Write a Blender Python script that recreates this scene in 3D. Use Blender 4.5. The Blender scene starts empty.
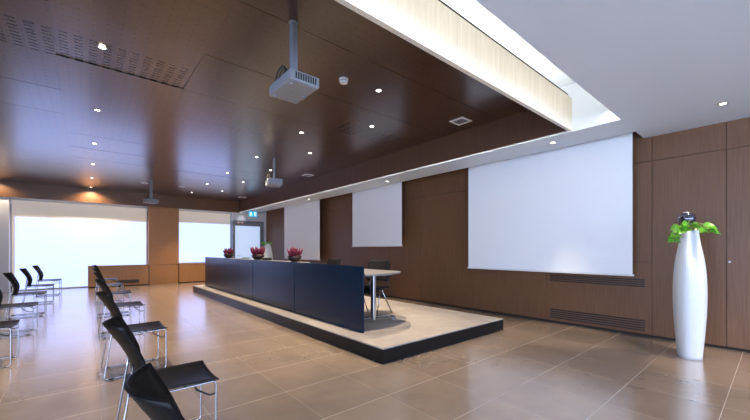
import bpy, bmesh, math, random
from mathutils import Vector, Matrix, Euler
random.seed(7)
C = bpy.context.scene.collection
SC = bpy.context.scene
PI = math.pi

# ------------------------------------------------------------------ camera, light, exposure
cam_d = bpy.data.cameras.new('camera')
cam_d.sensor_width = 36.0
cam_d.lens = 342.0 / 750.0 * 36.0
cam_d.shift_y = 40.0 / 750.0
cam_d.clip_start = 0.05
cam = bpy.data.objects.new('camera', cam_d)
C.objects.link(cam)
cam.location = (0, 0, 1.3)
cam.rotation_euler = (PI / 2, 0, -math.radians(40.2))
SC.camera = cam

SC.view_settings.view_transform = 'Standard'
SC.view_settings.look = 'None'
SC.view_settings.gamma = 1.0
SC.view_settings.use_curve_mapping = False
SC.view_settings.exposure = 0.0

world = bpy.data.worlds.new('world')
SC.world = world
world.use_nodes = True
world.node_tree.nodes['Background'].inputs[0].default_value = (0.55, 0.7, 1.0, 1)
world.node_tree.nodes['Background'].inputs[1].default_value = 0.3

DAY = (0.74, 0.95, 1.95)
DAY_L = (0.72, 0.93, 1.36)
DAY_BACK = 1.0                   # radiance of the blinds on the back wall
DAY_SIDE = 7.2                    # radiance of the added unseen blinds, left wall and behind the camera
WARM = (1.0, 0.80, 0.58)
SPOT_W = 440.0                     # each recessed spot
SOFFIT_W = 230.0
LED_S = 42.0                      # cove strip radiance

# ------------------------------------------------------------------ node helpers
def new_mat(name):
    m = bpy.data.materials.new(name)
    m.use_nodes = True
    nt = m.node_tree
    b = nt.nodes['Principled BSDF']
    return m, nt, b

def plain(name, col, rough=0.5, metal=0.0, spec=0.5, coat=0.0, noise=0.0, nscale=20.0, bump=0.0):
    m, nt, b = new_mat(name)
    b.inputs['Base Color'].default_value = (*col, 1)
    b.inputs['Roughness'].default_value = rough
    b.inputs['Metallic'].default_value = metal
    b.inputs['Specular IOR Level'].default_value = spec
    b.inputs['Coat Weight'].default_value = coat
    b.inputs['Coat Roughness'].default_value = 0.08
    tc = nt.nodes.new('ShaderNodeTexCoord')
    n = nt.nodes.new('ShaderNodeTexNoise')
    n.inputs['Scale'].default_value = nscale
    n.inputs['Detail'].default_value = 4
    nt.links.new(tc.outputs['Object'], n.inputs['Vector'])
    mx = nt.nodes.new('ShaderNodeMixRGB')
    k = noise
    mx.inputs[1].default_value = (*[c * (1 - k) for c in col], 1)
    mx.inputs[2].default_value = (*[min(1, c * (1 + k)) for c in col], 1)
    nt.links.new(n.outputs['Fac'], mx.inputs[0])
    nt.links.new(mx.outputs[0], b.inputs['Base Color'])
    if bump:
        bp = nt.nodes.new('ShaderNodeBump')
        bp.inputs['Strength'].default_value = bump
        bp.inputs['Distance'].default_value = 0.002
        nt.links.new(n.outputs['Fac'], bp.inputs['Height'])
        nt.links.new(bp.outputs[0], b.inputs['Normal'])
    return m

def emit(name, col, s, base=(0.8, 0.8, 0.8), rough=0.6):
    m, nt, b = new_mat(name)
    b.inputs['Base Color'].default_value = (*base, 1)
    b.inputs['Roughness'].default_value = rough
    b.inputs['Emission Color'].default_value = (*col, 1)
    b.inputs['Emission Strength'].default_value = s
    return m

def mathn(nt, op, a, b=None, c=None):
    n = nt.nodes.new('ShaderNodeMath')
    n.operation = op
    for i, v in enumerate((a, b, c)):
        if v is None:
            continue
        if isinstance(v, (int, float)):
            n.inputs[i].default_value = v
        else:
            nt.links.new(v, n.inputs[i])
    return n.outputs[0]

def wood(name, c1, c2, scale, rough=0.4, spec=0.5, coat=0.0, coat_rough=0.1):
    """fine straight-grained veneer; scale stretches the grain along one axis"""
    m, nt, b = new_mat(name)
    tc = nt.nodes.new('ShaderNodeTexCoord')
    mp = nt.nodes.new('ShaderNodeMapping')
    mp.inputs['Scale'].default_value = scale
    nt.links.new(tc.outputs['Object'], mp.inputs['Vector'])
    n = nt.nodes.new('ShaderNodeTexNoise')
    n.inputs['Scale'].default_value = 1.0
    n.inputs['Detail'].default_value = 6
    n.inputs['Roughness'].default_value = 0.65
    nt.links.new(mp.outputs[0], n.inputs['Vector'])
    r = nt.nodes.new('ShaderNodeValToRGB')
    r.color_ramp.elements[0].position = 0.3
    r.color_ramp.elements[0].color = (*c1, 1)
    r.color_ramp.elements[1].position = 0.72
    r.color_ramp.elements[1].color = (*c2, 1)
    nt.links.new(n.outputs['Fac'], r.inputs[0])
    nt.links.new(r.outputs[0], b.inputs['Base Color'])
    b.inputs['Roughness'].default_value = rough
    b.inputs['Specular IOR Level'].default_value = spec
    b.inputs['Coat Weight'].default_value = coat
    b.inputs['Coat Roughness'].default_value = coat_rough
    return m, nt, b, r, tc

# ------------------------------------------------------------------ materials
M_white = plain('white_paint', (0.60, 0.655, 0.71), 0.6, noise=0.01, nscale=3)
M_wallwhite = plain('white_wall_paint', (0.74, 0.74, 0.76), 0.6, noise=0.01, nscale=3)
M_wall, *_ = wood('dark_wall_veneer', (0.120, 0.056, 0.026), (0.192, 0.093, 0.046), (70, 70, 2.0), 0.42, 0.4)
M_back, *_ = wood('warmlit_wall_veneer', (0.34, 0.155, 0.052), (0.46, 0.22, 0.08), (70, 70, 2.0), 0.4, 0.4)  # same wood as the right wall, warm lamplight put into its colour
M_beam, *_ = wood('dark_beam_veneer', (0.075, 0.038, 0.023), (0.12, 0.062, 0.038), (60, 60, 2.0), 0.42, 0.4)
M_headr, *_ = wood('header_veneer', (0.11, 0.048, 0.018), (0.16, 0.075, 0.029), (2, 60, 60), 0.4, 0.4)
M_fascia, *_ = wood('pale_fascia_veneer', (0.60, 0.55, 0.45), (0.76, 0.71, 0.61), (45, 45, 1.6), 0.5, 0.3)
M_dark = plain('dark_gap', (0.012, 0.010, 0.009), 0.8)
M_grille = plain('black_grille', (0.015, 0.014, 0.014), 0.5)
M_dadogr = plain('brown_grille', (0.06, 0.036, 0.02), 0.5)
M_black = plain('black_plinth', (0.006, 0.007, 0.009), 0.35, spec=0.25, noise=0.1)
M_navy = plain('navy_lacquer', (0.0015, 0.014, 0.036), 0.24, spec=0.28, noise=0.04, nscale=6)
M_chrome = plain('chrome', (0.40, 0.40, 0.42), 0.16, metal=1.0)
M_steel = plain('satin_aluminium', (0.55, 0.56, 0.58), 0.32, metal=1.0)
M_chair = plain('black_plywood', (0.006, 0.0055, 0.006), 0.40, spec=0.18, noise=0.15, nscale=60, bump=0.1)
M_mesh = plain('black_upholstery', (0.007, 0.007, 0.009), 0.7, spec=0.15, noise=0.2, nscale=120)
M_table = plain('pale_grey_laminate', (0.17, 0.166, 0.165), 0.3, noise=0.02)
M_screen = plain('screen_fabric', (0.83, 0.84, 0.86), 0.75, noise=0.005)
M_plastic = plain('white_plastic', (0.72, 0.72, 0.71), 0.35)
M_grey = plain('grey_plastic', (0.20, 0.21, 0.24), 0.4)
M_projw = plain('projector_shell', (0.23, 0.24, 0.26), 0.4)
M_rubber = plain('black_rubber', (0.012, 0.012, 0.012), 0.6)
M_vase = plain('white_glazed_resin', (0.72, 0.74, 0.76), 0.3, noise=0.01)
M_leaf = plain('green_leaf', (0.085, 0.30, 0.018), 0.35, noise=0.45, nscale=14)
M_stem = plain('green_stem', (0.16, 0.26, 0.05), 0.5)
M_heath = plain('crimson_heather', (0.13, 0.004, 0.026), 0.6, noise=0.5, nscale=40)
M_heath2 = plain('dark_heather_leaf', (0.07, 0.05, 0.03), 0.6, noise=0.4, nscale=40)
M_pot = plain('dark_bowl', (0.022, 0.008, 0.010), 0.25)
M_globe = plain('dark_blue_glass', (0.012, 0.016, 0.035), 0.08, spec=0.9, coat=1.0)
M_frame = plain('grey_aluminium_frame', (0.26, 0.26, 0.27), 0.4, metal=0.3)
M_blindtop = emit('faint_glow_blind_fabric', (1.0, 0.86, 0.68), 0.20, base=(0.78, 0.74, 0.66), rough=0.8)  # faint warm glow put into the blind parts without backlight
M_lit = emit('backlit_blind_fabric', DAY, DAY_BACK, base=(0.25, 0.25, 0.25), rough=0.8)
M_doorglass = emit('backlit_door_glass', (0.62, 0.78, 1.1), 0.75, base=(0.25, 0.25, 0.25), rough=0.5)
M_litside = emit('added_window_blind_glow', DAY_L, DAY_SIDE, base=(0.7, 0.7, 0.7), rough=0.8)  # glow of the unseen windows added for daylight
M_led = emit('led_strip_glow', (1.0, 0.96, 0.89), LED_S)
M_led2 = emit('upper_led_strip_glow', (1.0, 0.96, 0.89), LED_S * 2.4)
M_lens = emit('spot_lens_glow', (1.0, 0.90, 0.76), 14.0)
M_signw = emit('sign_white_glow', (0.9, 1.0, 1.0), 1.0)
M_signc = emit('sign_cyan_glow', (0.0, 0.40, 0.70), 1.0, base=(0.02, 0.2, 0.3))
M_led_red = emit('red_indicator_glow', (1.0, 0.12, 0.08), 1.2)

# floor: large beige porcelain tiles
def make_floor_mat():
    m, nt, b = new_mat('porcelain_tile')
    tc = nt.nodes.new('ShaderNodeTexCoord')
    mp = nt.nodes.new('ShaderNodeMapping')
    mp.inputs['Location'].default_value = (-0.09, -0.30, 0)
    nt.links.new(tc.outputs['Object'], mp.inputs['Vector'])
    br = nt.nodes.new('ShaderNodeTexBrick')
    br.offset = 0.0
    br.squash = 1.0
    br.inputs['Scale'].default_value = 1.0
    br.inputs['Brick Width'].default_value = 0.655
    br.inputs['Row Height'].default_value = 0.655
    br.inputs['Mortar Size'].default_value = 0.003
    br.inputs['Mortar Smooth'].default_value = 0.0
    br.inputs['Bias'].default_value = 0.0
    br.inputs['Color1'].default_value = (0.28, 0.215, 0.162, 1)
    br.inputs['Color2'].default_value = (0.335, 0.258, 0.195, 1)
    # joints running across the room are pale, the lengthwise ones close to the tile colour
    sy = nt.nodes.new('ShaderNodeSeparateXYZ')
    nt.links.new(mp.outputs[0], sy.inputs[0])
    fy = mathn(nt, 'ABSOLUTE', mathn(nt, 'SUBTRACT', mathn(nt, 'FRACT', mathn(nt, 'ADD', mathn(nt, 'DIVIDE', sy.outputs[1], 0.655), 0.5)), 0.5))
    across = mathn(nt, 'LESS_THAN', fy, 0.006)
    mg = nt.nodes.new('ShaderNodeMixRGB')
    nt.links.new(across, mg.inputs[0])
    mg.inputs[1].default_value = (0.30, 0.24, 0.19, 1)
    mg.inputs[2].default_value = (0.52, 0.45, 0.38, 1)
    nt.links.new(mg.outputs[0], br.inputs['Mortar'])
    nt.links.new(mp.outputs[0], br.inputs['Vector'])
    n1 = nt.nodes.new('ShaderNodeTexNoise')
    n1.inputs['Scale'].default_value = 2.2
    n1.inputs['Detail'].default_value = 7
    n1.inputs['Roughness'].default_value = 0.65
    nt.links.new(tc.outputs['Object'], n1.inputs['Vector'])
    mx = nt.nodes.new('ShaderNodeMixRGB')
    mx.blend_type = 'MULTIPLY'
    mx.inputs[0].default_value = 0.75
    nt.links.new(br.outputs['Color'], mx.inputs[1])
    rp = nt.nodes.new('ShaderNodeValToRGB')
    rp.color_ramp.elements[0].position = 0.3
    rp.color_ramp.elements[0].color = (0.74, 0.74, 0.75, 1)
    rp.color_ramp.elements[1].position = 0.7
    rp.color_ramp.elements[1].color = (1.1, 1.08, 1.05, 1)
    nt.links.new(n1.outputs['Fac'], rp.inputs[0])
    nt.links.new(rp.outputs[0], mx.inputs[2])
    nt.links.new(mx.outputs[0], b.inputs['Base Color'])
    ro = mathn(nt, 'MULTIPLY_ADD', n1.outputs['Fac'], 0.14, 0.17)
    ro = mathn(nt, 'MULTIPLY_ADD', br.outputs['Fac'], 0.3, ro)
    nt.links.new(ro, b.inputs['Roughness'])
    b.inputs['Specular IOR Level'].default_value = 0.55
    b.inputs['Coat Weight'].default_value = 1.0
    b.inputs['Coat IOR'].default_value = 1.75
    b.inputs['Coat Roughness'].default_value = 0.2
    bp = nt.nodes.new('ShaderNodeBump')
    bp.inputs['Strength'].default_value = 0.35
    bp.inputs['Distance'].default_value = 0.002
    bp.invert = True
    nt.links.new(br.outputs['Fac'], bp.inputs['Height'])
    nt.links.new(bp.outputs[0], b.inputs['Normal'])
    return m
M_floor = make_floor_mat()

# wood ceiling: micro-perforated satin panels, larger slots in two acoustic fields
def make_ceiling_mat():
    m, nt, b, ramp, tc = wood('perforated_ceiling_veneer', (0.036, 0.016, 0.009), (0.060, 0.027, 0.015), (2.0, 55, 55), 0.34, 0.3, 1.0, 0.24)
    b.inputs['Coat IOR'].default_value = 1.55
    sx = nt.nodes.new('ShaderNodeSeparateXYZ')
    nt.links.new(tc.outputs['Object'], sx.inputs[0])
    X, Y = sx.outputs[0], sx.outputs[1]
    def cell(v, p, half, off=0.0):
        a = mathn(nt, 'ADD', v, off)
        a = mathn(nt, 'DIVIDE', a, p)
        a = mathn(nt, 'FRACT', a)
        a = mathn(nt, 'SUBTRACT', a, 0.5)
        a = mathn(nt, 'ABSOLUTE', a)
        return mathn(nt, 'LESS_THAN', a, half / p)
    def band(v, lo, hi):
        return mathn(nt, 'MULTIPLY', mathn(nt, 'GREATER_THAN', v, lo), mathn(nt, 'LESS_THAN', v, hi))
    dots = mathn(nt, 'MULTIPLY', cell(X, 0.106, 0.007), cell(Y, 0.106, 0.0055))
    fields = None
    for x0, x1, y0, y1 in ((-4.2, 0.95, 4.48, 5.10), (3.3, 4.6, 4.60, 5.10)):
        f = mathn(nt, 'MULTIPLY', band(X, x0, x1), band(Y, y0, y1))
        fields = f if fields is None else mathn(nt, 'MAXIMUM', fields, f)
    slots = mathn(nt, 'MULTIPLY', cell(X, 0.118, 0.034), cell(Y, 0.07, 0.012))
    slots = mathn(nt, 'MULTIPLY', slots, fields)
    hole = mathn(nt, 'MAXIMUM', mathn(nt, 'MULTIPLY', dots, 0.5), slots)
    mx = nt.nodes.new('ShaderNodeMixRGB')
    nt.links.new(hole, mx.inputs[0])
    nt.links.new(ramp.outputs[0], mx.inputs[1])
    mx.inputs[2].default_value = (0.008, 0.006, 0.006, 1)
    nt.links.new(mx.outputs[0], b.inputs['Base Color'])
    nt.links.new(mathn(nt, 'MULTIPLY_ADD', hole, -0.25, 0.3), b.inputs['Specular IOR Level'])
    nt.links.new(mathn(nt, 'MULTIPLY_ADD', hole, 0.5, 0.30), b.inputs['Roughness'])
    return m
M_ceil = make_ceiling_mat()

def make_stage_mat():
    m, nt, b = new_mat('pale_stage_carpet')
    tc = nt.nodes.new('ShaderNodeTexCoord')
    n = nt.nodes.new('ShaderNodeTexNoise')
    n.inputs['Scale'].default_value = 3.0
    n.inputs['Detail'].default_value = 8
    n.inputs['Roughness'].default_value = 0.7
    nt.links.new(tc.outputs['Object'], n.inputs['Vector'])
    r = nt.nodes.new('ShaderNodeValToRGB')
    r.color_ramp.elements[0].position = 0.3
    r.color_ramp.elements[0].color = (0.275, 0.245, 0.22, 1)
    r.color_ramp.elements[1].position = 0.7
    r.color_ramp.elements[1].color = (0.37, 0.335, 0.305, 1)
    nt.links.new(n.outputs['Fac'], r.inputs[0])
    nt.links.new(r.outputs[0], b.inputs['Base Color'])
    b.inputs['Roughness'].default_value = 0.7
    return m
M_stage = make_stage_mat()

# ------------------------------------------------------------------ mesh helpers
def box(bm, x0, x1, y0, y1, z0, z1, bevel=0.0, mi=0):
    vs = [bm.verts.new((x, y, z)) for x in (x0, x1) for y in (y0, y1) for z in (z0, z1)]
    idx = [(0, 1, 3, 2), (4, 6, 7, 5), (0, 4, 5, 1), (2, 3, 7, 6), (0, 2, 6, 4), (1, 5, 7, 3)]
    fs = [bm.faces.new([vs[i] for i in f]) for f in idx]
    for f in fs:
        f.material_index = mi
    if bevel:
        es = list({e for f in fs for e in f.edges})
        r = bmesh.ops.bevel(bm, geom=es, offset=bevel, segments=2, profile=0.5, affect='EDGES')
        for f in r['faces']:
            f.material_index = mi
    return vs

def tube(bm, pts, r, n=8, closed=False, radii=None):
    pts = [Vector(p) for p in pts]
    rings = []
    up = None
    L = len(pts)
    for i, p in enumerate(pts):
        a = pts[(i - 1) % L] if (closed or i > 0) else p
        b_ = pts[(i + 1) % L] if (closed or i < L - 1) else p
        t = (b_ - a).normalized()
        if up is None:
            up = t.cross(Vector((0, 0, 1)))
            if up.length < 1e-3:
                up = t.cross(Vector((1, 0, 0)))
            up.normalize()
        up = (up - t * up.dot(t)).normalized()
        s = t.cross(up)
        rr = radii[i] if radii else r
        rings.append([bm.verts.new(p + (up * math.cos(2 * PI * k / n) + s * math.sin(2 * PI * k / n)) * rr) for k in range(n)])
    m = L if closed else L - 1
    for i in range(m):
        A, B = rings[i], rings[(i + 1) % L]
        for k in range(n):
            f = bm.faces.new((A[k], A[(k + 1) % n], B[(k + 1) % n], B[k]))
            f.smooth = True
    if not closed:
        bm.faces.new(rings[0][::-1])
        bm.faces.new(rings[-1])

def rounded(pts, rad, seg=4):
    """polyline with rounded corners"""
    pts = [Vector(p) for p in pts]
    out = [pts[0]]
    for i in range(1, len(pts) - 1):
        p, a, b = pts[i], pts[i - 1], pts[i + 1]
        da, db = (a - p), (b - p)
        r = min(rad, da.length * 0.45, db.length * 0.45)
        s, e = p + da.normalized() * r, p + db.normalized() * r
        for k in range(seg + 1):
            t = k / seg
            out.append(s * (1 - t) ** 2 + p * 2 * t * (1 - t) + e * t * t)
    out.append(pts[-1])
    return out

def lathe(bm, prof, n=24, cx=0, cy=0, cap=True, mi=0):
    rings = []
    for r, z in prof:
        rings.append([bm.verts.new((cx + r * math.cos(2 * PI * k / n), cy + r * math.sin(2 * PI * k / n), z)) for k in range(n)])
    for A, B in zip(rings, rings[1:]):
        for k in range(n):
            f = bm.faces.new((A[k], A[(k + 1) % n], B[(k + 1) % n], B[k]))
            f.smooth = True
            f.material_index = mi
    if cap:
        for f in (bm.faces.new(rings[0][::-1]), bm.faces.new(rings[-1])):
            f.material_index = mi

def grid(bm, nx, ny, fn, thick=None, closed_fn=None):
    """surface fn(u,v) -> point; thick: adds a second skin along the averaged normal"""
    P = [[Vector(fn(i / nx, j / ny)) for j in range(ny + 1)] for i in range(nx + 1)]
    def N(i, j):
        a = P[min(i + 1, nx)][j] - P[max(i - 1, 0)][j]
        b = P[i][min(j + 1, ny)] - P[i][max(j - 1, 0)]
        return a.cross(b).normalized()
    V = [[bm.verts.new(P[i][j]) for j in range(ny + 1)] for i in range(nx + 1)]
    if thick:
        W = [[bm.verts.new(P[i][j] - N(i, j) * thick) for j in range(ny + 1)] for i in range(nx + 1)]
    for i in range(nx):
        for j in range(ny):
            f = bm.faces.new((V[i][j], V[i + 1][j], V[i + 1][j + 1], V[i][j + 1])); f.smooth = True
            if thick:
                f = bm.faces.new((W[i][j], W[i][j + 1], W[i + 1][j + 1], W[i + 1][j])); f.smooth = True
    if thick:
        for i in range(nx):
            bm.faces.new((V[i][0], W[i][0], W[i + 1][0], V[i + 1][0]))
            bm.faces.new((V[i][ny], V[i + 1][ny], W[i + 1][ny], W[i][ny]))
        for j in range(ny):
            bm.faces.new((V[0][j], V[0][j + 1], W[0][j + 1], W[0][j]))
            bm.faces.new((V[nx][j], W[nx][j], W[nx][j + 1], V[nx][j + 1]))

def obj(name, bm, mats, parent=None, kind=None, loc=None):
    bmesh.ops.recalc_face_normals(bm, faces=bm.faces[:])
    me = bpy.data.meshes.new(name)
    bm.to_mesh(me)
    bm.free()
    for m in (mats if isinstance(mats, (list, tuple)) else [mats]):
        me.materials.append(m)
    o = bpy.data.objects.new(name, me)
    C.objects.link(o)
    if parent:
        o.parent = parent
    if kind:
        o['kind'] = kind
    if loc:
        o.location = loc
    return o

def tag(o, label, cat, group=None):
    o['label'] = label
    o['category'] = cat
    if group:
        o['group'] = group
    return o

def thing(name, label, cat, loc=(0, 0, 0), rz=0, group=None):
    o = bpy.data.objects.new(name, None)
    o.empty_display_size = 0.1
    C.objects.link(o)
    o.location = loc
    o.rotation_euler = (0, 0, rz)
    return tag(o, label, cat, group)

def dup(root, loc, rz, label, group=None):
    r = root.copy(); C.objects.link(r)
    r.location = loc
    r.rotation_euler = (0, 0, rz)
    r['label'] = label
    if group:
        r['group'] = group
    for ch in list(root.children):
        if ch.type == 'LIGHT':
            continue
        c = ch.copy(); C.objects.link(c); c.parent = r
        for g in ch.children:
            d = g.copy(); C.objects.link(d); d.parent = c
    return r

def struct(name, bm, mats, parent=None):
    return obj(name, bm, mats, parent, 'structure')

BM = bmesh.new

# ------------------------------------------------------------------ dimensions
XL, XR = -4.6, 6.40            # side walls
YF, YB = -5.5, 15.40           # wall behind the camera, back wall
ZC = 2.98                      # underside of the white ceiling
ZT = 3.42                      # underside of the wood ceiling
ZTOP = 3.95                    # structural slab
XT = 5.12                      # inner face of the right-hand beam
YT = 1.86                      # front of the wood tray
XO, YO = 5.27, 1.32            # edge of the white ceiling opening
XS = 5.95                      # screen pocket begins

# ------------------------------------------------------------------ structure
b = BM(); box(b, XL - .2, XR + .2, YF - .2, YB + .5, -0.1, 0.0)
struct('floor', b, M_floor)

# white ceiling: front area, soffit along the right wall
b = BM()
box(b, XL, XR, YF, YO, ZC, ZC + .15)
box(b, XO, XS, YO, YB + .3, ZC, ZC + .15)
box(b, XS - .02, XS, YO, YB + .3, ZC + .15, ZTOP)  # this and the next: unseen boards added to keep cove light off the pocket
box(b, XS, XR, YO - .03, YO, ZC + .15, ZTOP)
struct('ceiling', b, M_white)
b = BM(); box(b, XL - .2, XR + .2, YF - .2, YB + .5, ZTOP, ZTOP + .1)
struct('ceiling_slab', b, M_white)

# wood ceiling: one plank every 1.06 m, each hung a fraction out of level
b = BM()
y = YT + .04
edges = [YT + .04] + [4.02 + 1.06 * k for k in range(-1, 11)] + [15.30]
edges = sorted(e for e in edges if e >= YT + .03)
random.seed(3)
for i in range(len(edges) - 1):
    y0, y1 = edges[i] + .003, edges[i + 1] - .003
    if y1 - y0 < .05:
        continue
    xs = [XL, -2.1, -.25, .98, 3.2, XT]
    for j in range(len(xs) - 1):
        x0, x1 = xs[j] + .0004, xs[j + 1] - .0004
        t0 = random.uniform(-.0028, .0028)
        t1 = -t0
        if abs(edges[i + 1] - 5.08) < .03 and j == 2:
            t1 += .016
        vs = []
        for (x, yy, t) in ((x0, y0, t0), (x1, y0, t0), (x1, y1, t1), (x0, y1, t1)):
            vs.append((b.verts.new((x, yy, ZT + t)), b.verts.new((x, yy, ZT + .03))))
        b.faces.new([v[0] for v in vs][::-1])
        b.faces.new([v[1] for v in vs])
        for k in range(4):
            p, q = vs[k], vs[(k + 1) % 4]
            b.faces.new((p[0], q[0], q[1], p[1]))
struct('ceiling', b, M_ceil)
b = BM(); box(b, XL, XT, YT + .04, 15.3, ZT + .032, ZT + .05)
struct('ceiling_backing', b, M_dark)

# beams of the tray
b = BM(); box(b, XT, XT + .03, YT + .045, 15.3, 2.966, ZT + .03)
struct('trim_1', b, M_beam)
b = BM(); box(b, XL, XT + .03, YT, YT + .045, 2.955, 3.405)
struct('trim_2', b, M_fascia)
b = BM(); box(b, XL, XT + .03, 15.30, 15.34, 2.935, ZT + .03)
struct('trim_3', b, M_headr)

# right wall: veneer panels with open joints on a dark backing
b = BM()
cols = [YF, -2.4, -.75, .45, 1.22, 2.75, 4.28, 5.80, 7.0, 8.68, 10.2, 11.75, 13.3, 14.6, YB]
for y0, y1 in zip(cols, cols[1:]):
    rows = [0.035, 2.62, ZTOP]
    if (y0, y1) == (1.22, 2.75):
        rows = [0.035, 1.12, 2.62, ZTOP]
    for z0, z1 in zip(rows, rows[1:]):
        box(b, XR, XR + .03, y0 + .003, y1 - .003, z0 + .003, z1 - .003)
box(b, XR + .03, XR + .12, YF, YB, 0, ZTOP, mi=1)
struct('wall_right', b, [M_wall, M_dark])
b = BM(); box(b, XR + .004, XR + .03, YF, YB, 0, .034)
struct('baseboard_right', b, M_dark)

# back wall
b = BM()
box(b, XL, -1.815, 15.36, 15.64, 0, 2.93)                 # white pier at the left
box(b, 4.87, XR, 15.40, 15.50, 2.60, ZTOP)               # white wall above the door
box(b, 6.27, XR, 15.40, 15.50, 0, 2.60)
box(b, -1.84, 4.87, 15.62, 15.72, 2.75, ZTOP)            # lintel
box(b, -1.84, 0.03, 15.62, 15.72, -.0, .06)
box(b, 0.03, 4.87, 15.62, 15.72, 0, .745)
box(b, 1.80, 2.80, 15.62, 15.72, 0, ZTOP)
struct('wall_back', b, M_wallwhite)
b = BM()
box(b, 1.80, 2.80, 15.30, 15.60, .74, 2.95)
box(b, 1.82, 2.78, 15.31, 15.60, 0.0, .735)
struct('trim_4', b, M_back)
b = BM()
box(b, XL, 6.4, 15.34, 15.62, 2.94, 2.96)
struct('trim_5', b, M_wallwhite)

def dado(label, x0, x1):
    t = thing('low_cabinet', label, 'cabinet', ((x0 + x1) / 2, 15.43, 0), 0, 'low wood cabinets under the back windows')
    w = (x1 - x0) / 2
    b = BM(); box(b, -w, w, -.17, .14, .03, .725); obj('body', b, M_back, t)
    b = BM(); box(b, -w - .003, w + .003, -.178, .145, .725, .75); obj('top', b, M_back, t)
    b = BM(); box(b, -w + .02, w - .02, -.15, .13, 0, .03); obj('plinth', b, M_dark, t)
    b = BM()
    gx0, gx1 = w - .95, w - .30
    box(b, gx0, gx1, -.176, -.169, .10, .22)
    for k in range(5):
        box(b, gx0 + .01, gx1 - .01, -.184, -.176, .112 + k * .021, .12 + k * .021)
    obj('grille', b, M_dadogr, t)
dado('low wood cabinet under the large left window, behind the row of chairs', 0.05, 1.795)
dado('low wood cabinet between the wood pillar and the door', 2.805, 4.86)

def window(n, x0, x1, z0, z1, y, panes):
    w = struct(f'window_{n}', frame_bm(x0, x1, z0, z1, y, panes), M_frame)
    b = BM(); box(b, x0 + .03, x1 - .03, y - .006, y + .006, z0 + .03, z1 - .03)
    m, nt, bs = new_mat(f'window_glass_{n}')
    bs.inputs['Transmission Weight'].default_value = 1.0
    bs.inputs['Roughness'].default_value = 0.02
    bs.inputs['Base Color'].default_value = (.95, .98, 1, 1)
    obj('pane', b, m, w)
def frame_bm(x0, x1, z0, z1, y, panes):
    b = BM()
    t = .05
    box(b, x0, x1, y - .03, y + .03, z0, z0 + t)
    box(b, x0, x1, y - .03, y + .03, z1 - t, z1)
    for k in range(panes + 1):
        x = x0 + (x1 - x0 - t) * k / panes
        box(b, x, x + t, y - .03, y + .03, z0 + t, z1 - t)
    return b
window(1, -1.84, 1.80, .06, 2.74, 15.66, 2)
window(2, 2.80, 4.87, .75, 2.74, 15.66, 1)

def blind(label, x0, x1, zl, z1, z0, y, side):
    """roller blind: head strip above with a faint painted glow, daylight through the rest"""
    t = thing('roller_blind', label, 'blind', ((x0 + x1) / 2, y, 0), 0, 'roller blinds on the back wall')
    w = (x1 - x0) / 2
    b = BM(); box(b, -w, w, 0, .004, zl, z1); obj('fabric_head', b, M_blindtop, t)
    b = BM()
    box(b, -w + side, w - side * .3, 0, .004, z0, zl)
    obj('fabric', b, M_lit, t)
    if side > .01:
        for a0, a1 in ((-w, -w + side), (w - side * .3, w)):
            b = BM(); box(b, a0, a1, 0, .004, z0, zl); obj('fabric_edge', b, M_blindtop, t)
    b = BM(); box(b, -w, w, -.008, .012, z0 - .025, z0); obj('bottom_bar', b, M_plastic, t)
    b = BM(); tube(b, [(-w, .02, z1 + .03), (w, .02, z1 + .03)], .03, 12); obj('roller', b, M_plastic, t)
    b = BM(); tube(b, [(w - .01, -.012, z1), (w - .012, -.014, 1.0), (w + .004, -.014, 1.0), (w + .006, -.012, z1)], .003, 6); obj('pull_chain', b, M_plastic, t)
blind('large roller blind at the left of the back wall, pulled down to the floor', -1.79, 1.77, 2.36, 2.88, .04, 15.61, .07)
blind('narrower roller blind between the wood pillar and the door', 2.82, 4.85, 2.42, 2.88, .79, 15.61, .03)

# door in the back right corner
b = BM()
box(b, 4.875, 4.95, 15.36, 15.46, 0, 2.60)
box(b, 6.16, 6.27, 15.36, 15.46, 0, 2.60)
box(b, 4.95, 6.16, 15.36, 15.46, 2.44, 2.60)
dr = struct('door_1', b, M_frame)
b = BM()
box(b, 4.96, 4.99, 15.40, 15.44, 0.01, 2.43); box(b, 6.10, 6.15, 15.40, 15.44, 0.01, 2.43)
box(b, 4.99, 6.10, 15.40, 15.44, 2.37, 2.43); box(b, 4.99, 6.10, 15.40, 15.44, .01, .12)
obj('leaf_frame', b, M_frame, dr)
b = BM(); box(b, 4.99, 6.10, 15.415, 15.425, .12, 2.37); obj('frosted_glass', b, M_doorglass, dr)
b = BM(); tube(b, rounded([(5.06, 15.40, 1.05), (5.06, 15.34, 1.05), (5.2, 15.34, 1.05)], .02), .011, 8); obj('handle', b, M_steel, dr)
b = BM(); box(b, 5.3, 5.75, 15.34, 15.36, 2.47, 2.55); obj('closer', b, M_grey, dr)
b = BM(); box(b, 5.1, 5.13, 15.335, 15.36, 2.49, 2.52); obj('indicator', b, M_led_red, dr)
b = BM(); box(b, 5.28, 5.31, 15.335, 15.36, 2.49, 2.52); obj('indicator', b, M_led_red, dr)

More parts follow.
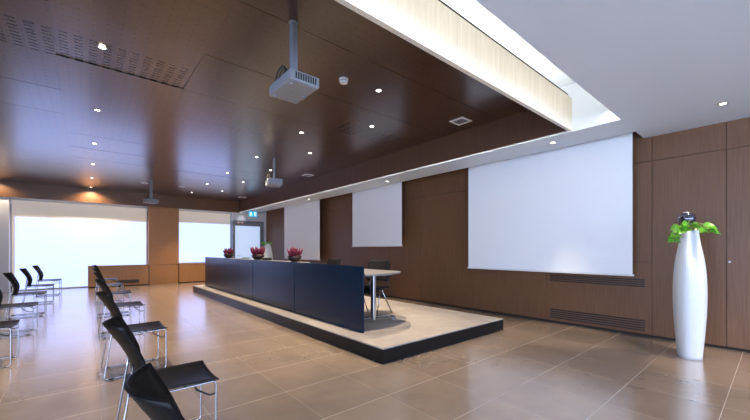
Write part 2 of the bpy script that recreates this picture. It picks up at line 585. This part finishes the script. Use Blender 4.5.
# left wall and wall behind the camera, unseen windows added for daylight
LW = [(-4.9, -2.7), (-2.3, -.1), (.3, 2.5)]
b = BM()
ys = [YF] + [v for w in LW for v in w] + [YB + .1]
for i in range(0, len(ys), 2):
    box(b, XL - .2, XL, ys[i], ys[i + 1], 0, ZTOP)
for y0, y1 in LW:
    box(b, XL - .2, XL, y0, y1, 0, .5); box(b, XL - .2, XL, y0, y1, 2.8, ZTOP)
struct('wall_left', b, M_wallwhite)
FW = [(-3.6, -1.0), (-.4, 2.2), (2.8, 5.4)]  # unseen windows added to brighten the front ceiling
b = BM()
xs = [XL - .2] + [v for w in FW for v in w] + [XR + .2]
for i in range(0, len(xs), 2):
    box(b, xs[i], xs[i + 1], YF - .2, YF, 0, ZTOP)
for x0, x1 in FW:
    box(b, x0, x1, YF - .2, YF, 0, .5); box(b, x0, x1, YF - .2, YF, 2.8, ZTOP)
struct('wall_front', b, M_wallwhite)
for i, (x0, x1) in enumerate(FW):
    b = BM()
    for (a0, a1, c0, c1) in ((x0, x1, .5, .55), (x0, x1, 2.75, 2.8), (x0, x0 + .05, .55, 2.75), (x1 - .05, x1, .55, 2.75)):
        box(b, a0, a1, YF - .16, YF - .10, c0, c1)
    w = struct(f'window_{i + 6}', b, M_frame)
    b = BM(); box(b, x0 + .01, x1 - .01, YF - .08, YF - .076, .52, 2.78); obj('blind', b, M_litside, w)
for i, (y0, y1) in enumerate(LW):
    b = BM()
    for (a0, a1, c0, c1) in ((y0, y1, .5, .55), (y0, y1, 2.75, 2.8), (y0, y0 + .05, .55, 2.75), (y1 - .05, y1, .55, 2.75)):
        box(b, XL - .16, XL - .10, a0, a1, c0, c1)
    w = struct(f'window_{i + 3}', b, M_frame)
    b = BM(); box(b, XL - .08, XL - .076, y0 + .01, y1 - .01, .52, 2.78); obj('blind', b, M_litside, w)

# ------------------------------------------------------------------ cove light
b = BM(); box(b, XL + .1, XO - .02, YO + .001, YO + .014, ZC + .11, ZC + .13)
tag(obj('led_strip', b, M_led), 'warm white light strip hidden along the front edge of the ceiling opening', 'light strip', 'cove light strips')
b = BM(); box(b, XT + .031, XT + .043, YT + .1, 15.2, 3.30, 3.315)
tag(obj('led_strip', b, M_led2), 'warm white light strip hidden above the soffit along the dark beam', 'light strip', 'cove light strips')
b = BM(); box(b, XL + .1, XT - .02, 2.06, 2.08, ZT + .051, ZT + .068)
tag(obj('led_strip', b, M_led2), 'warm white light strip lying on top of the wood ceiling behind the pale fascia', 'light strip', 'cove light strips')

# ------------------------------------------------------------------ recessed downlights
def make_downlight():
    t = thing('downlight', '', 'downlight')
    b = BM()
    n = 20
    lathe(b, [(.030, .0), (.030, -.004), (.046, -.005), (.048, 0.0)], n, cap=False)
    obj('rim', b, M_steel, t)
    b = BM(); lathe(b, [(.030, -.0015), (.030, -.003)], n); obj('lens', b, M_lens, t)
    return t
DL = make_downlight()
first_dl = [True]
spot_data = {}
def downlight(x, y, z, label, watts, group, angle=84):
    if y > 15:
        watts, angle = watts * (.42 if x > 0 else .15), 150
    if first_dl[0]:
        DL.location = (x, y, z); DL['label'] = label; DL['group'] = group; first_dl[0] = False
        r = DL
    else:
        r = dup(DL, (x, y, z), 0, label, group)
    key = (watts, angle)
    if key not in spot_data:
        l = bpy.data.lights.new('spot_beam', 'SPOT')
        l.energy = watts; l.color = WARM; l.spot_size = math.radians(angle); l.spot_blend = 0.7
        l.shadow_soft_size = .03
        spot_data[key] = l
    s = bpy.data.objects.new('spot_beam', spot_data[key])
    C.objects.link(s)
    s.parent = r
    s.location = (0, 0, -.012)
ORD = ['nearest', 'second nearest', 'third nearest', 'fourth nearest', 'fifth nearest', 'farthest']
g = 'recessed spots in the wood ceiling'
for i, y in enumerate((4.57, 6.67, 8.80, 10.95, 13.05, 15.02)):
    downlight(.13, y, ZT, f'{ORD[i]} of the six recessed spots in the left row of the wood ceiling', SPOT_W, g)
downlight(-2.02, 15.02, ZT, 'recessed spot at the far left edge of the wood ceiling, above the white pier', SPOT_W, g)
for i, y in enumerate((3.44, 5.57, 7.69, 9.80, 11.85, 13.96)):
    downlight(2.97, y, ZT, f'{ORD[i]} of the six recessed spots in the middle row, right of the big projector', SPOT_W, g)
for i, y in enumerate((4.51, 6.63, 8.72, 10.79, 12.92)):
    downlight(3.74, y, ZT, f'{["nearest", "second nearest", "third nearest", "fourth nearest", "farthest"][i]} of the five recessed spots in the right row nearest the dark beam', SPOT_W, g)
g = 'recessed spots in the white soffit'
for (x, y, l) in ((5.58, .42, 'recessed spot in the white ceiling at the upper right, above the tall vase'),
                  (5.58, 2.29, 'recessed spot in the white soffit above the large near screen'),
                  (5.63, 6.2, 'recessed spot in the white soffit above the middle screen'),
                  (5.63, 10.05, 'recessed spot in the white soffit above the far screen')):
    downlight(x, y, ZC, l, SOFFIT_W, g, 42)
for (x, y, l) in ((4.9, -1.3, 'unseen spot added in the white ceiling behind the viewer at the right'), (3.0, -1.3, 'unseen spot added in the white ceiling behind the viewer in the middle'), (1.1, -1.3, 'unseen spot added in the white ceiling behind the viewer at the left')):
    downlight(x, y, ZC, l, SOFFIT_W, g, 110)  # unseen spots, added to brighten the near floor

# ------------------------------------------------------------------ ceiling fittings
def diffuser(x, y, label):
    t = thing('ceiling_vent', label, 'vent', (x, y, ZT), 0, 'square white vents in the wood ceiling')
    b = BM()
    s = .13
    for (x0, x1, y0, y1) in ((-s, s, -s, -s + .035), (-s, s, s - .035, s), (-s, -s + .035, -s + .035, s - .035), (s - .035, s, -s + .035, s - .035)):
        box(b, x0, x1, y0, y1, -.012, .0)
    obj('rim', b, M_plastic, t)
    b = BM()
    for k in range(7):
        yy = -s + .045 + k * .0285
        box(b, -s + .035, s - .035, yy, yy + .018, -.009, -.002)
    obj('louvre', b, M_grey, t)
diffuser(4.70, 3.38, 'square white vent in the wood ceiling nearest the pale fascia corner')
diffuser(4.79, 8.61, 'square white vent in the wood ceiling beside the middle projector')
diffuser(4.80, 13.95, 'square white vent in the wood ceiling at the far back corner')
t = thing('smoke_detector', 'round white smoke detector on the wood ceiling right of the big projector', 'smoke detector', (2.44, 3.49, ZT))
b = BM(); lathe(b, [(.058, 0), (.058, -.018), (.052, -.022)], 28); obj('base', b, M_plastic, t)
b = BM(); lathe(b, [(.046, -.022), (.046, -.03), (.05, -.034), (.048, -.048), (.034, -.056)], 28); obj('sensor_head', b, M_plastic, t)
b = BM(); lathe(b, [(.047, -.0225), (.047, -.0295)], 28); obj('slot_ring', b, M_grey, t)
def eyeball(x, y, label):
    t = thing('ceiling_speaker', label, 'ceiling fitting', (x, y, ZT), 0, 'round fittings at the back of the wood ceiling')
    b = BM(); lathe(b, [(.10, 0), (.10, -.012), (.07, -.02), (.07, -.008)], 24, cap=False); obj('rim', b, M_steel, t)
    b = BM(); lathe(b, [(.07, -.004), (.07, -.010)], 24); obj('grille', b, M_grille, t)
eyeball(1.41, 12.97, 'round ceiling fitting with dark centre left of the far projector pole')
eyeball(2.45, 12.88, 'round ceiling fitting with dark centre above the wood pillar')

# ------------------------------------------------------------------ projectors
def projector(x, y, rz, drop, label, w=.36, dpt=.30, hgt=.10, rot=0.0, pole=.03):
    t = thing('projector', label, 'projector', (x, y, ZT), rz, 'ceiling projectors')
    b = BM(); lathe(b, [(pole * 1.5, 0), (pole * 1.5, -.006), (pole + .002, -.010)], 20); obj('ceiling_plate', b, M_grey, t)
    b = BM(); box(b, -pole, pole, -pole, pole, -drop + hgt, -.01, .006); obj('pole', b, M_grey, t)
    b = BM(); box(b, -.07, .07, -.06, .06, -drop + hgt - .004, -drop + hgt + .014, .004); obj('bracket', b, M_grey, t)
    b = BM()
    z0 = -drop
    box(b, -w / 2, w / 2, -dpt / 2, dpt / 2, z0, z0 + hgt - .004, .012)
    body = obj('body', b, M_projw, t)
    b = BM()
    for k in range(9):
        yy = -dpt / 2 + .05 + k * .024
        box(b, w / 2 - .001, w / 2 + .003, yy, yy + .013, z0 + .02, z0 + hgt - .022)
    obj('vent', b, M_grille, body)
    b = BM(); box(b, -w / 2 + .02, w / 2 - .02, -dpt / 2 + .02, dpt / 2 - .02, z0 - .004, z0 + .002, .001); obj('base_cover', b, M_projw, body)
    for (sx, sy) in ((-1, -1), (1, -1), (0, 1)):
        b = BM(); lathe(b, [(.012, z0 - .018), (.014, z0 - .003)], 12, sx * w * .36, sy * dpt * .36); obj('foot', b, M_grey, body)
    b = BM(); box(b, -.025, .02, -.03, -.012, z0 - .005, z0 - .0035); obj('type_plate', b, M_grey, body)
    b = BM(); 
    n = 20
    prof = [(.036, 0), (.042, .015), (.040, .03), (.028, .034)]
    rings = [[b.verts.new((-w * .2 + r * math.cos(2 * PI * k / n), dpt / 2 - .012 + q, z0 + hgt * .5 + r * math.sin(2 * PI * k / n))) for k in range(n)] for r, q in prof]
    for A, B in zip(rings, rings[1:]):
        for k in range(n):
            b.faces.new((A[k], A[(k + 1) % n], B[(k + 1) % n], B[k]))
    b.faces.new(rings[-1])
    obj('lens', b, M_globe, t)
    # looped cables beside the pole, on the side away from the wall
    ca = math.radians(140) - rz
    cx_, cy_ = math.cos(ca), math.sin(ca)
    b = BM()
    for q in range(3):
        R_ = .058 + .012 * q
        pts = []
        for k in range(15):
            a = -.5 + k * 5.2 / 14
            u = .05 + R_ * (1 - math.cos(a)) * .5 + .02 * q
            pts.append((cx_ * u + .012 * q, cy_ * u, z0 + hgt + .055 + R_ * math.sin(a + .6)))
        tube(b, pts, .008, 7)
    obj('cable', b, M_rubber, t)
    return t
projector(1.48, 2.93, math.radians(-90), .65, 'large pale grey projector hanging nearest the viewer from a grey pole', w=.45, dpt=.29)
projector(3.31, 7.52, math.radians(75), .64, 'middle projector hanging on a thin pole beside the dark beam', w=.40, dpt=.32, hgt=.14, pole=.022)
projector(1.50, 12.29, math.radians(10), .70, 'far projector hanging in front of the wood header by the pillar', w=.34, dpt=.28, hgt=.12, pole=.035)

# ------------------------------------------------------------------ exit sign
t = thing('exit_sign', 'glowing blue green emergency exit sign hanging above the back door', 'exit sign', (5.36, 14.3, -.01))
ex = t
b = BM(); box(b, -.17, .17, -.02, .02, 2.71, 2.93, .004); obj('lamp_box', b, M_signc, t)
b = BM(); box(b, -.012, .012, -.01, .01, 2.93, 2.99); obj('hanger', b, M_grey, t)
def flat(bm, pts, y0, y1):
    a = [bm.verts.new((x, y0, z)) for x, z in pts]; c = [bm.verts.new((x, y1, z)) for x, z in pts]
    bm.faces.new(a); bm.faces.new(c[::-1])
    for k in range(len(pts)):
        bm.faces.new((a[k], a[(k + 1) % len(pts)], c[(k + 1) % len(pts)], c[k]))
b = BM()
zc = 2.82
lathe(b, [(.016, 0), (.016, .002)], 12)
bmesh.ops.rotate(b, verts=b.verts[:], cent=(0, 0, 0), matrix=Matrix.Rotation(PI / 2, 3, 'X'))
bmesh.ops.translate(b, verts=b.verts[:], vec=(-.085, -.0205, zc + .075))
flat(b, [(-.115, zc + .05), (-.075, zc + .055), (-.07, zc), (-.10, zc - .005)], -.023, -.0205)
flat(b, [(-.10, zc), (-.07, zc + .002), (-.045, zc - .045), (-.06, zc - .055)], -.023, -.0205)
flat(b, [(-.10, zc), (-.085, zc), (-.115, zc - .085), (-.135, zc - .08)], -.023, -.0205)
flat(b, [(-.08, zc + .05), (-.04, zc + .02), (-.05, zc + .01), (-.085, zc + .035)], -.023, -.0205)
flat(b, [(-.115, zc + .05), (-.15, zc + .01), (-.14, zc), (-.10, zc + .04)], -.023, -.0205)
obj('running_figure', b, M_signw, t)
b = BM()
flat(b, [(.045, zc + .075), (.135, zc + .075), (.135, zc - .075), (.045, zc - .075)], -.022, -.0205)
obj('doorway_mark', b, M_signw, t)
b = BM()
flat(b, [(.075, zc + .06), (.105, zc + .06), (.105, zc - .01), (.075, zc - .01)], -.024, -.0222)
flat(b, [(.05, zc - .01), (.13, zc - .01), (.09, zc - .06)], -.024, -.0222)
obj('arrow_mark', b, M_signc, t)

# ------------------------------------------------------------------ projection screens
def screen(y0, y1, z0, label):
    t = thing('projection_screen', label, 'projection screen', (6.15, (y0 + y1) / 2, 0), 0, 'pull-down screens on the right wall')
    w = (y1 - y0) / 2
    b = BM(); box(b, -.0015, .0015, -w, w, z0, 3.40); obj('fabric', b, M_screen, t)
    b = BM(); box(b, -.014, .014, -w - .02, w + .02, z0 - .028, z0 + .002, .005); obj('bottom_bar', b, M_plastic, t)
    b = BM(); box(b, -.06, .08, -w - .06, w + .06, 3.39, 3.52, .01); c = obj('casing', b, M_plastic, t)
    for s in (-1, 1):
        b = BM(); box(b, -.02, .02, s * (w - .2) - .02, s * (w - .2) + .02, 3.52, ZTOP)
        obj('bracket', b, M_grey, t)
screen(1.40, 4.23, .94, 'largest white pull-down screen nearest the viewer, above the wall grilles')
screen(6.22, 8.33, 1.42, 'middle white pull-down screen, smaller and hung higher, behind the near end of the podium')
screen(10.23, 12.98, .97, 'far white pull-down screen nearest the back corner')

# ------------------------------------------------------------------ wall grilles
def grille(z0, z1, n, label):
    y0, y1 = 1.30, 2.68
    t = thing('wall_grille', label, 'air grille', (XR, (y0 + y1) / 2, 0), 0, 'long slotted air grilles in the wood wall')
    w = (y1 - y0) / 2
    b = BM(); box(b, -.003, -.0005, -w, w, z0, z1); obj('slot_backing', b, M_grille, t)
    b = BM()
    p = (z1 - z0) / n
    for k in range(n + 1):
        zz = z0 + k * p
        box(b, -.010, -.003, -w, w, zz - p * .17, zz + p * .17)
    for s in (-w, w):
        box(b, -.010, -.003, s - .006, s + .006, z0 - .006, z1 + .006)
    obj('slats', b, M_wall, t)
grille(.735, .865, 4, 'upper long slotted air grille just below the large screen')
grille(.075, .255, 5, 'lower long slotted air grille near the floor under the large screen')
t = thing('cabinet_lock', 'small round metal lock on the wood panel right of the tall vase', 'lock', (XR, .42, 1.145))
b = BM(); lathe(b, [(.011, 0), (.011, .006), (.008, .009)], 16)
bmesh.ops.rotate(b, verts=b.verts[:], cent=(0, 0, 0), matrix=Matrix.Rotation(-PI / 2, 3, 'Y'))
obj('barrel', b, M_steel, t)

# ------------------------------------------------------------------ stage
SX0, SX1, SY0, SY1 = 2.575, 5.20, 2.91, 11.92
t = thing('stage_platform', 'low stage platform with a pale top and black sides along the podium', 'stage', ((SX0 + SX1) / 2, (SY0 + SY1) / 2, 0))
w, l = (SX1 - SX0) / 2, (SY1 - SY0) / 2
b = BM()
box(b, -w, w, -l, l, 0, .165)
obj('base', b, M_black, t)
b = BM(); box(b, -w, w, -l, l, .165, .18); obj('top', b, M_stage, t)
for k in range(1, 4):
    yy = -l + 2 * l * k / 4
    b = BM(); box(b, -w - .0015, -w, yy - .006, yy + .006, .0, .164)
    obj('joint', b, M_dark, t)

# ------------------------------------------------------------------ podium desks: flip-top tables with tall navy front panels
def make_desk(label, end):
    t = thing('podium_desk', label, 'desk', (0, 0, .18), 0, 'desks of the long podium')
    L = 1.978
    b = BM(); box(b, 0, .022, -L / 2, L / 2, .0, .90, .003); obj('front_panel', b, M_navy, t)
    # table top with a bowed short end
    b = BM()
    o = []
    for k in range(9):
        u = k / 8
        o.append((.05 + u * .93, -L / 2 + (.03 * (2 * u - 1) ** 2 - .02 + .28 * u ** 4 if end else 0)))
    for k in range(9):
        u = 1 - k / 8
        o.append((.05 + u * .93, L / 2))
    lo = [b.verts.new((x, y, .762)) for x, y in o]; hi = [b.verts.new((x, y, .785)) for x, y in o]
    b.faces.new(lo[::-1]); b.faces.new(hi)
    for k in range(len(o)):
        q = (k + 1) % len(o)
        b.faces.new((lo[k], lo[q], hi[q], hi[k]))
    obj('table_top', b, M_table, t)
    if not end:
        b = BM(); box(b, .06, .34, -L / 2, L / 2, .872, .895, .004); obj('ledge', b, M_table, t)
        for yy in (-L / 2 + .2, 0, L / 2 - .2):
            b = BM(); box(b, .022, .30, yy - .01, yy + .01, .845, .872); obj('ledge_bracket', b, M_steel, t)
    for s in (-1, 1):
        yy = s * (L / 2 - .38)
        b = BM(); box(b, .47, .53, yy - .035, yy + .035, .055, .74, .012); lg = obj('leg', b, M_steel, t)
        b = BM()
        pts = [(.06, yy, .055), (.2, yy, .075), (.35, yy, .09), (.5, yy, .095), (.65, yy, .09), (.8, yy, .075), (.93, yy, .058)]
        tube(b, pts, .02, 10, radii=[.014, .017, .02, .022, .02, .017, .014])
        obj('foot', b, M_chrome, lg)
        for xx in (.07, .92):
            b = BM()
            lathe(b, [(.030, -.014), (.036, -.009), (.036, .009), (.030, .014)], 16)
            bmesh.ops.rotate(b, verts=b.verts[:], cent=(0, 0, 0), matrix=Matrix.Rotation(PI / 2, 3, 'X'))
            bmesh.ops.translate(b, verts=b.verts[:], vec=(xx, yy, .036))
            obj('caster', b, M_grey, lg)
        b = BM(); box(b, .30, .72, yy - .025, yy + .025, .735, .762, .004); obj('top_bracket', b, M_rubber, lg)
    return t
make_desk('podium desk with navy front panel at the near end, by the chrome chair', True).location = (2.845, 4.605, .18)
DK = make_desk('second podium desk from the near end, carrying the nearest red heather bowl', False)
DK.location = (2.845, 6.605, .18)
dup(DK, (2.845, 8.605, .18), 0, 'third podium desk from the near end, carrying the middle heather bowl')
dup(DK, (2.845, 10.60, .18), 0, 'podium desk with navy front panel at the far end of the row')

# ------------------------------------------------------------------ conference chairs on the stage
def make_conf():
    t = thing('conference_chair', '', 'chair', (0, 0, .18), 0, 'black chairs behind the podium')
    b = BM()
    grid(b, 10, 10, lambda u, v: (-.22 + .45 * u, -.22 + .44 * v, .475 + .02 * (2 * v - 1) ** 2 - .03 * max(0, u - .8) * 5 * u), .04)
    obj('seat', b, M_mesh, t)
    b = BM()
    grid(b, 12, 10, lambda u, v: (-.22 - .10 * u + .07 * (2 * v - 1) ** 2, (-.215 + .43 * v) * (1 - .15 * (2 * u - 1) ** 4), .58 + .36 * u), -.03)
    obj('backrest', b, M_mesh, t)
    for s in (-1, 1):
        b = BM()
        tube(b, rounded([(-.27, s * .17, .62), (-.21, s * .2, .46), (.10, s * .22, .44), (.27, s * .25, .012)], .05), .011, 8)
        obj('leg', b, M_chrome, t)
        b = BM()
        tube(b, rounded([(.02, s * .215, .43), (-.28, s * .25, .012)], .02), .011, 8)
        obj('leg', b, M_chrome, t)
        b = BM()
        tube(b, rounded([(-.25, s * .2, .60), (-.20, s * .26, .68), (.10, s * .26, .68)], .04), .012, 8)
        obj('armrest', b, M_rubber, t)
    b = BM(); tube(b, [(-.02, -.215, .435), (-.02, .215, .435)], .010, 8); obj('crossbar', b, M_chrome, t)
    return t
CF = make_conf()
CF.location = (3.78, 4.56, .18); CF.rotation_euler = (0, 0, PI + .35)
CF['label'] = 'black chair with chrome legs at the near end of the podium table'
dup(CF, (3.74, 6.05, .18), PI + .05, 'black chair whose back just shows above the second podium panel')

# ------------------------------------------------------------------ heather bowls, lying sprig, small black box on the podium ledge
def bowl(x, y, label, seed, s=1.0):
    rnd = random.Random(seed)
    t = thing('heather_bowl', label, 'potted plant', (x, y, 1.076), 0, 'red heather bowls on the podium')
    b = BM(); lathe(b, [(.055 * s, 0), (.10 * s, .03), (.13 * s, .075), (.135 * s, .105), (.125 * s, .105), (.10 * s, .07)], 24, cap=True)
    obj('bowl', b, M_pot, t)
    b = BM(); lathe(b, [(.10 * s, .08), (.124 * s, .098), (.05 * s, .13)], 18); obj('foliage_base', b, M_heath2, t)
    b = BM()
    for k in range(46):
        a = rnd.uniform(0, 2 * PI); q = math.sqrt(rnd.random())
        r0 = .10 * s * q; r1 = (.155 * q + rnd.uniform(-.015, .02)) * s
        h = rnd.uniform(.13, .22) * s * (1.05 - .25 * q)
        p0 = Vector((r0 * math.cos(a), r0 * math.sin(a), .09 * s)); p1 = Vector((r1 * math.cos(a), r1 * math.sin(a), .09 * s + h))
        pm = (p0 + p1) / 2 + Vector((0, 0, .01))
        tube(b, [p0, pm, p0.lerp(p1, .8), p1], .01, 6, radii=[.008 * s, .017 * s, .013 * s, .002])
    obj('flower_spikes', b, M_heath, t)
bowl(3.02, 9.86, 'smallest looking red heather bowl at the far left end of the podium', 1, 1.0)
bowl(3.02, 7.74, 'middle red heather bowl on the podium beside the small black box', 2, 1.08)
bowl(3.02, 5.94, 'nearest and largest looking red heather bowl on the podium', 3, .98)

def leaf(bm, base, direc, up, L, W, droop=.25, n=6):
    """heart-shaped leaf with a folded midrib"""
    d = Vector(direc).normalized(); u = Vector(up); s = d.cross(u).normalized(); u = s.cross(d)
    base = Vector(base)
    rows = []
    for i in range(n + 1):
        t = i / n
        w = W * (math.sin(PI * min(1, t * .9 + .12)) ** .7) * (1 - t ** 3)
        c = base + d * (L * t) - Vector((0, 0, 1)) * (droop * L * t * t)
        rows.append([bm.verts.new(c + s * w + u * w * .35), bm.verts.new(c), bm.verts.new(c - s * w + u * w * .35)])
    for A, B in zip(rows, rows[1:]):
        for k in (0, 1):
            f = bm.faces.new((A[k], A[k + 1], B[k + 1], B[k])); f.smooth = True
t = thing('leaf_sprig', 'green leaf sprig lying flat on the podium between two heather bowls', 'sprig', (3.0, 8.55, 1.076))
b = BM(); tube(b, [(-.02, .42, .008), (0, .15, .012), (.0, -.30, .012)], .004, 6); obj('stem', b, M_stem, t)
for k in range(5):
    b = BM()
    leaf(b, (0, .16 - .09 * k, .014), (.5 * (-1) ** k, -1, .25), (0, 0, 1), .16, .04, .1)
    obj('leaf', b, M_leaf, t)
t = thing('black_box', 'small black box on the podium right of the middle heather bowl', 'box', (3.06, 7.32, 1.076))
b = BM(); box(b, -.07, .07, -.10, .10, 0, .055, .008); obj('casing', b, M_rubber, t)
b = BM(); box(b, -.05, .03, -.07, .07, .0545, .058, .001); obj('button_plate', b, M_grey, t)

# ------------------------------------------------------------------ tall vases and their plants
def make_vase():
    t = thing('floor_vase', '', 'vase', (0, 0, 0), 0, 'tall white floor vases')
    b = BM()
    n = 192
    H = 1.535
    prof = [(0, .150), (.04, .154), (.12, .166), (.25, .184), (.42, .201), (.58, .205), (.72, .197), (.86, .173), (1.0, .124), (1.10, .104)]
    def rad(t_):
        z = t_ * 1.10
        for (a, r0), (c, r1) in zip(prof, prof[1:]):
            if a <= z <= c + 1e-6:
                k = (z - a) / (c - a)
                return r0 + (r1 - r0) * k
        return prof[-1][1]
    def sm(t_):
        return sum(rad(min(1, max(0, t_ + d * .03))) for d in (-2, -1, 0, 1, 2)) / 5
    rows = []
    m = 40
    for i in range(m + 1):
        t_ = i / m
        z = t_ * H
        r = sm(t_)
        ring = []
        for k in range(n):
            a = 2 * PI * k / n
            ca, sa = math.cos(a), math.sin(a)
            e = 2.7
            q = (abs(ca) ** e + abs(sa / .72) ** e) ** (-1 / e)
            rr = r * q
            # fine vertical flutes on half of the body, a pleat near the shoulder
            fl = .5 - .5 * math.cos(a - math.radians(125))
            rr *= 1 -   .013 * (.5 - .5 * math.cos(k * PI / 2)) * max(0, min(1, 1.7 - fl * 2.2))
            da = (a - math.radians(182) + PI) % (2 * PI) - PI
            depth = max(0, min(1, (t_ - .66) / .22)) 
            rr *= 1 - .34 * depth * math.exp(-(da / .24) ** 2)
            ring.append(b.verts.new((rr * ca, rr * sa, z)))
        rows.append(ring)
    for A, B in zip(rows, rows[1:]):
        for k in range(n):
            f = b.faces.new((A[k], A[(k + 1) % n], B[(k + 1) % n], B[k])); f.smooth = True
    b.faces.new(rows[0][::-1])
    inner = [b.verts.new((v.co.x * .9, v.co.y * .9, H)) for v in rows[-1]]
    deep = [b.verts.new((v.co.x * .88, v.co.y * .88, H - .10)) for v in rows[-1]]
    for k in range(n):
        q = (k + 1) % n
        b.faces.new((rows[-1][k], rows[-1][q], inner[q], inner[k]))
        b.faces.new((inner[k], inner[q], deep[q], deep[k]))
    b.faces.new(deep)
    obj('body', b, M_vase, t)
    b = BM(); lathe(b, [(.07, H - .098), (.07, H - .06), (.02, H - .05)], 16); obj('soil', b, M_heath2, t)
    return t
VA = make_vase()
VA.location = (5.62, .71, 0); VA.rotation_euler = (0, 0, math.radians(20))
VA['label'] = 'tall white fluted floor vase standing in the right foreground by the wood wall'
VA2 = dup(VA, (5.56, 13.2, 0), math.radians(20), 'far white floor vase rising behind the podium near the back door')

def plant(loc, label, trailing, seed):
    rnd = random.Random(seed)
    t = thing('trailing_plant', label, 'plant', loc, 0, 'green plants in the floor vases')
    # screen-right direction in the room is about (.76,-.65); spread along it
    R = Vector((.764, -.645, 0)); F = Vector((.645, .764, 0))
    stems = BM()
    spots = []
    for k in range(13):
        a = rnd.uniform(-1, 1)
        e = R * (a * .17) + F * rnd.uniform(-.12, .04) + Vector((0, 0, rnd.uniform(.0, .07)))
        spots.append((e, R * a + F * rnd.uniform(-.8, .1), 1))
    if trailing:
        for (u, z) in ((-.12, .06), (-.17, .0), (-.20, -.06), (-.24, -.09), (-.27, -.05), (-.22, -.11), (-.30, -.10), (.13, .05), (.15, .0)):
            spots.append((R * u - F * .10 + Vector((0, 0, z)), R * (-1 if u < 0 else 1) - F * .5, 1))
    for (e, d, s) in spots:
        p0 = Vector((rnd.uniform(-.02, .02), rnd.uniform(-.02, .02), -.05))
        mid = Vector((e.x * .35, e.y * .35, max(e.z, 0) + .05))
        tube(stems, [p0, mid, e.lerp(mid, .3) + Vector((0, 0, .015)), e], .003, 5)
    obj('stems', stems, M_stem, t)
    for (e, d, s) in spots:
        b = BM()
        leaf(b, e, d + Vector((0, 0, rnd.uniform(-.2, .35))), -F * .9 + Vector((rnd.uniform(-.3, .3), rnd.uniform(-.3, .3), rnd.uniform(.4, 1.1))), rnd.uniform(.085, .115), rnd.uniform(.042, .058), .35)
        obj('leaf', b, M_leaf, t)
plant((5.62, .71, 1.53), 'trailing green plant in the top of the near tall vase', True, 5)
plant((5.56, 13.2, 1.53), 'green plant in the top of the far vase behind the podium', False, 9)

t = thing('glass_globe', 'dark blue glass globe sitting among the leaves on the near tall vase', 'glass globe', (5.71, .75, 1.545))
b = BM(); lathe(b, [(.02, -.06), (.025, .06), (.06, .075), (.088, .11), (.092, .15), (.08, .19), (.05, .212), (.03, .215)], 28); obj('globe', b, M_globe, t)
b = BM(); lathe(b, [(.03, .212), (.034, .215), (.034, .224), (.028, .226)], 20); obj('collar', b, M_steel, t)

# ------------------------------------------------------------------ audience chairs
def make_chair():
    t = thing('audience_chair', '', 'chair', (0, 0, 0), 0, 'black shell chairs with chrome sled frames')
    def seatf(u, v):
        x = -.235 + .485 * u
        s = 2 * v - 1
        wid = .205 + .03 * u
        z = .438 + .020 * abs(s) ** 2.2 * (.35 + .65 * u) + .012 * (1 - u) ** 3 - .006 * u ** 6
        return (x, s * wid, z)
    b = BM(); grid(b, 14, 14, seatf, .011); obj('seat', b, M_chair, t)
    prof = [(-.218, .435), (-.205, .50), (-.203, .57), (-.222, .64), (-.262, .72), (-.305, .79), (-.347, .86)]
    def backf(u, v):
        k = u * (len(prof) - 1); i = min(int(k), len(prof) - 2); f = k - i
        x = prof[i][0] * (1 - f) + prof[i + 1][0] * f
        z = prof[i][1] * (1 - f) + prof[i + 1][1] * f
        s = 2 * v - 1
        wid = .205 + .018 * u
        return (x + (.045 + .045 * u) * abs(s) ** 2, s * wid, z)
    b = BM(); grid(b, 18, 14, backf, -.011); obj('backrest', b, M_chair, t)
    for s in (-1, 1):
        b = BM()
        w = s * .225
        pts = [(-.212, s * .17, .62), (-.232, s * .185, .47), (-.30, w, .010), (.235, w, .010), (.235, w, .436), (.0, w * .92, .424), (-.215, s * .19, .424)]
        tube(b, rounded(pts, .028, 4), .0072, 8)
        obj('side_frame', b, M_chrome, t)
        b = BM()
        tube(b, rounded([(.235, w, .36), (.20, w - s * .01, .345), (.12, w - s * .01, .40), (.11, w - s * .005, .425)], .02), .006, 7)
        obj('link_hook', b, M_rubber, t)
    b = BM(); tube(b, [(.06, -.21, .424), (.06, .21, .424)], .007, 8); obj('crossbar', b, M_chrome, t)
    b = BM(); tube(b, [(-.17, -.19, .424), (-.17, .19, .424)], .007, 8); obj('crossbar', b, M_chrome, t)
    for sx in (-.24, .18):
        for s in (-1, 1):
            b = BM(); box(b, sx - .02, sx + .02, s * .225 - .009, s * .225 + .009, 0, .012, .003); obj('glide', b, M_rubber, t)
    return t
CH = make_chair()
near = [(0.45, 1.37, 'nearest black shell chair in the front row, only its backrest in view'),
        (0.43, 2.64, 'black shell chair second in the front row, its whole seat filling the near foreground'),
        (0.43, 4.56, 'black shell chair third in the front row, behind the big foreground backrest'),
        (0.45, 6.62, 'black shell chair fourth in the front row from the viewer'),
        (0.46, 8.62, 'black shell chair fifth in the front row from the viewer'),
        (0.47, 10.74, 'black shell chair next to last in the front row, before the low cabinet'),
        (0.49, 12.85, 'last black shell chair in the front row, closest to the low cabinet')]
left = [(-0.87, 5.76, 'black shell chair nearest the viewer in the left row, cut off by the frame edge'),
        (-0.85, 7.63, 'black shell chair second in the left row, its back cut by the frame edge'),
        (-0.86, 9.58, 'black shell chair third in the left row, its back beside the white pier'),
        (-0.85, 11.60, 'black shell chair next to last in the left row by the large blind'),
        (-0.80, 13.50, 'last black shell chair in the left row, closest to the large blind')]
for i, (x, y, lab) in enumerate(near + left):
    if i == 0:
        CH.location = (x, y, 0); CH['label'] = lab
    else:
        dup(CH, (x, y, 0), math.radians(random.uniform(-2, 2)), lab)
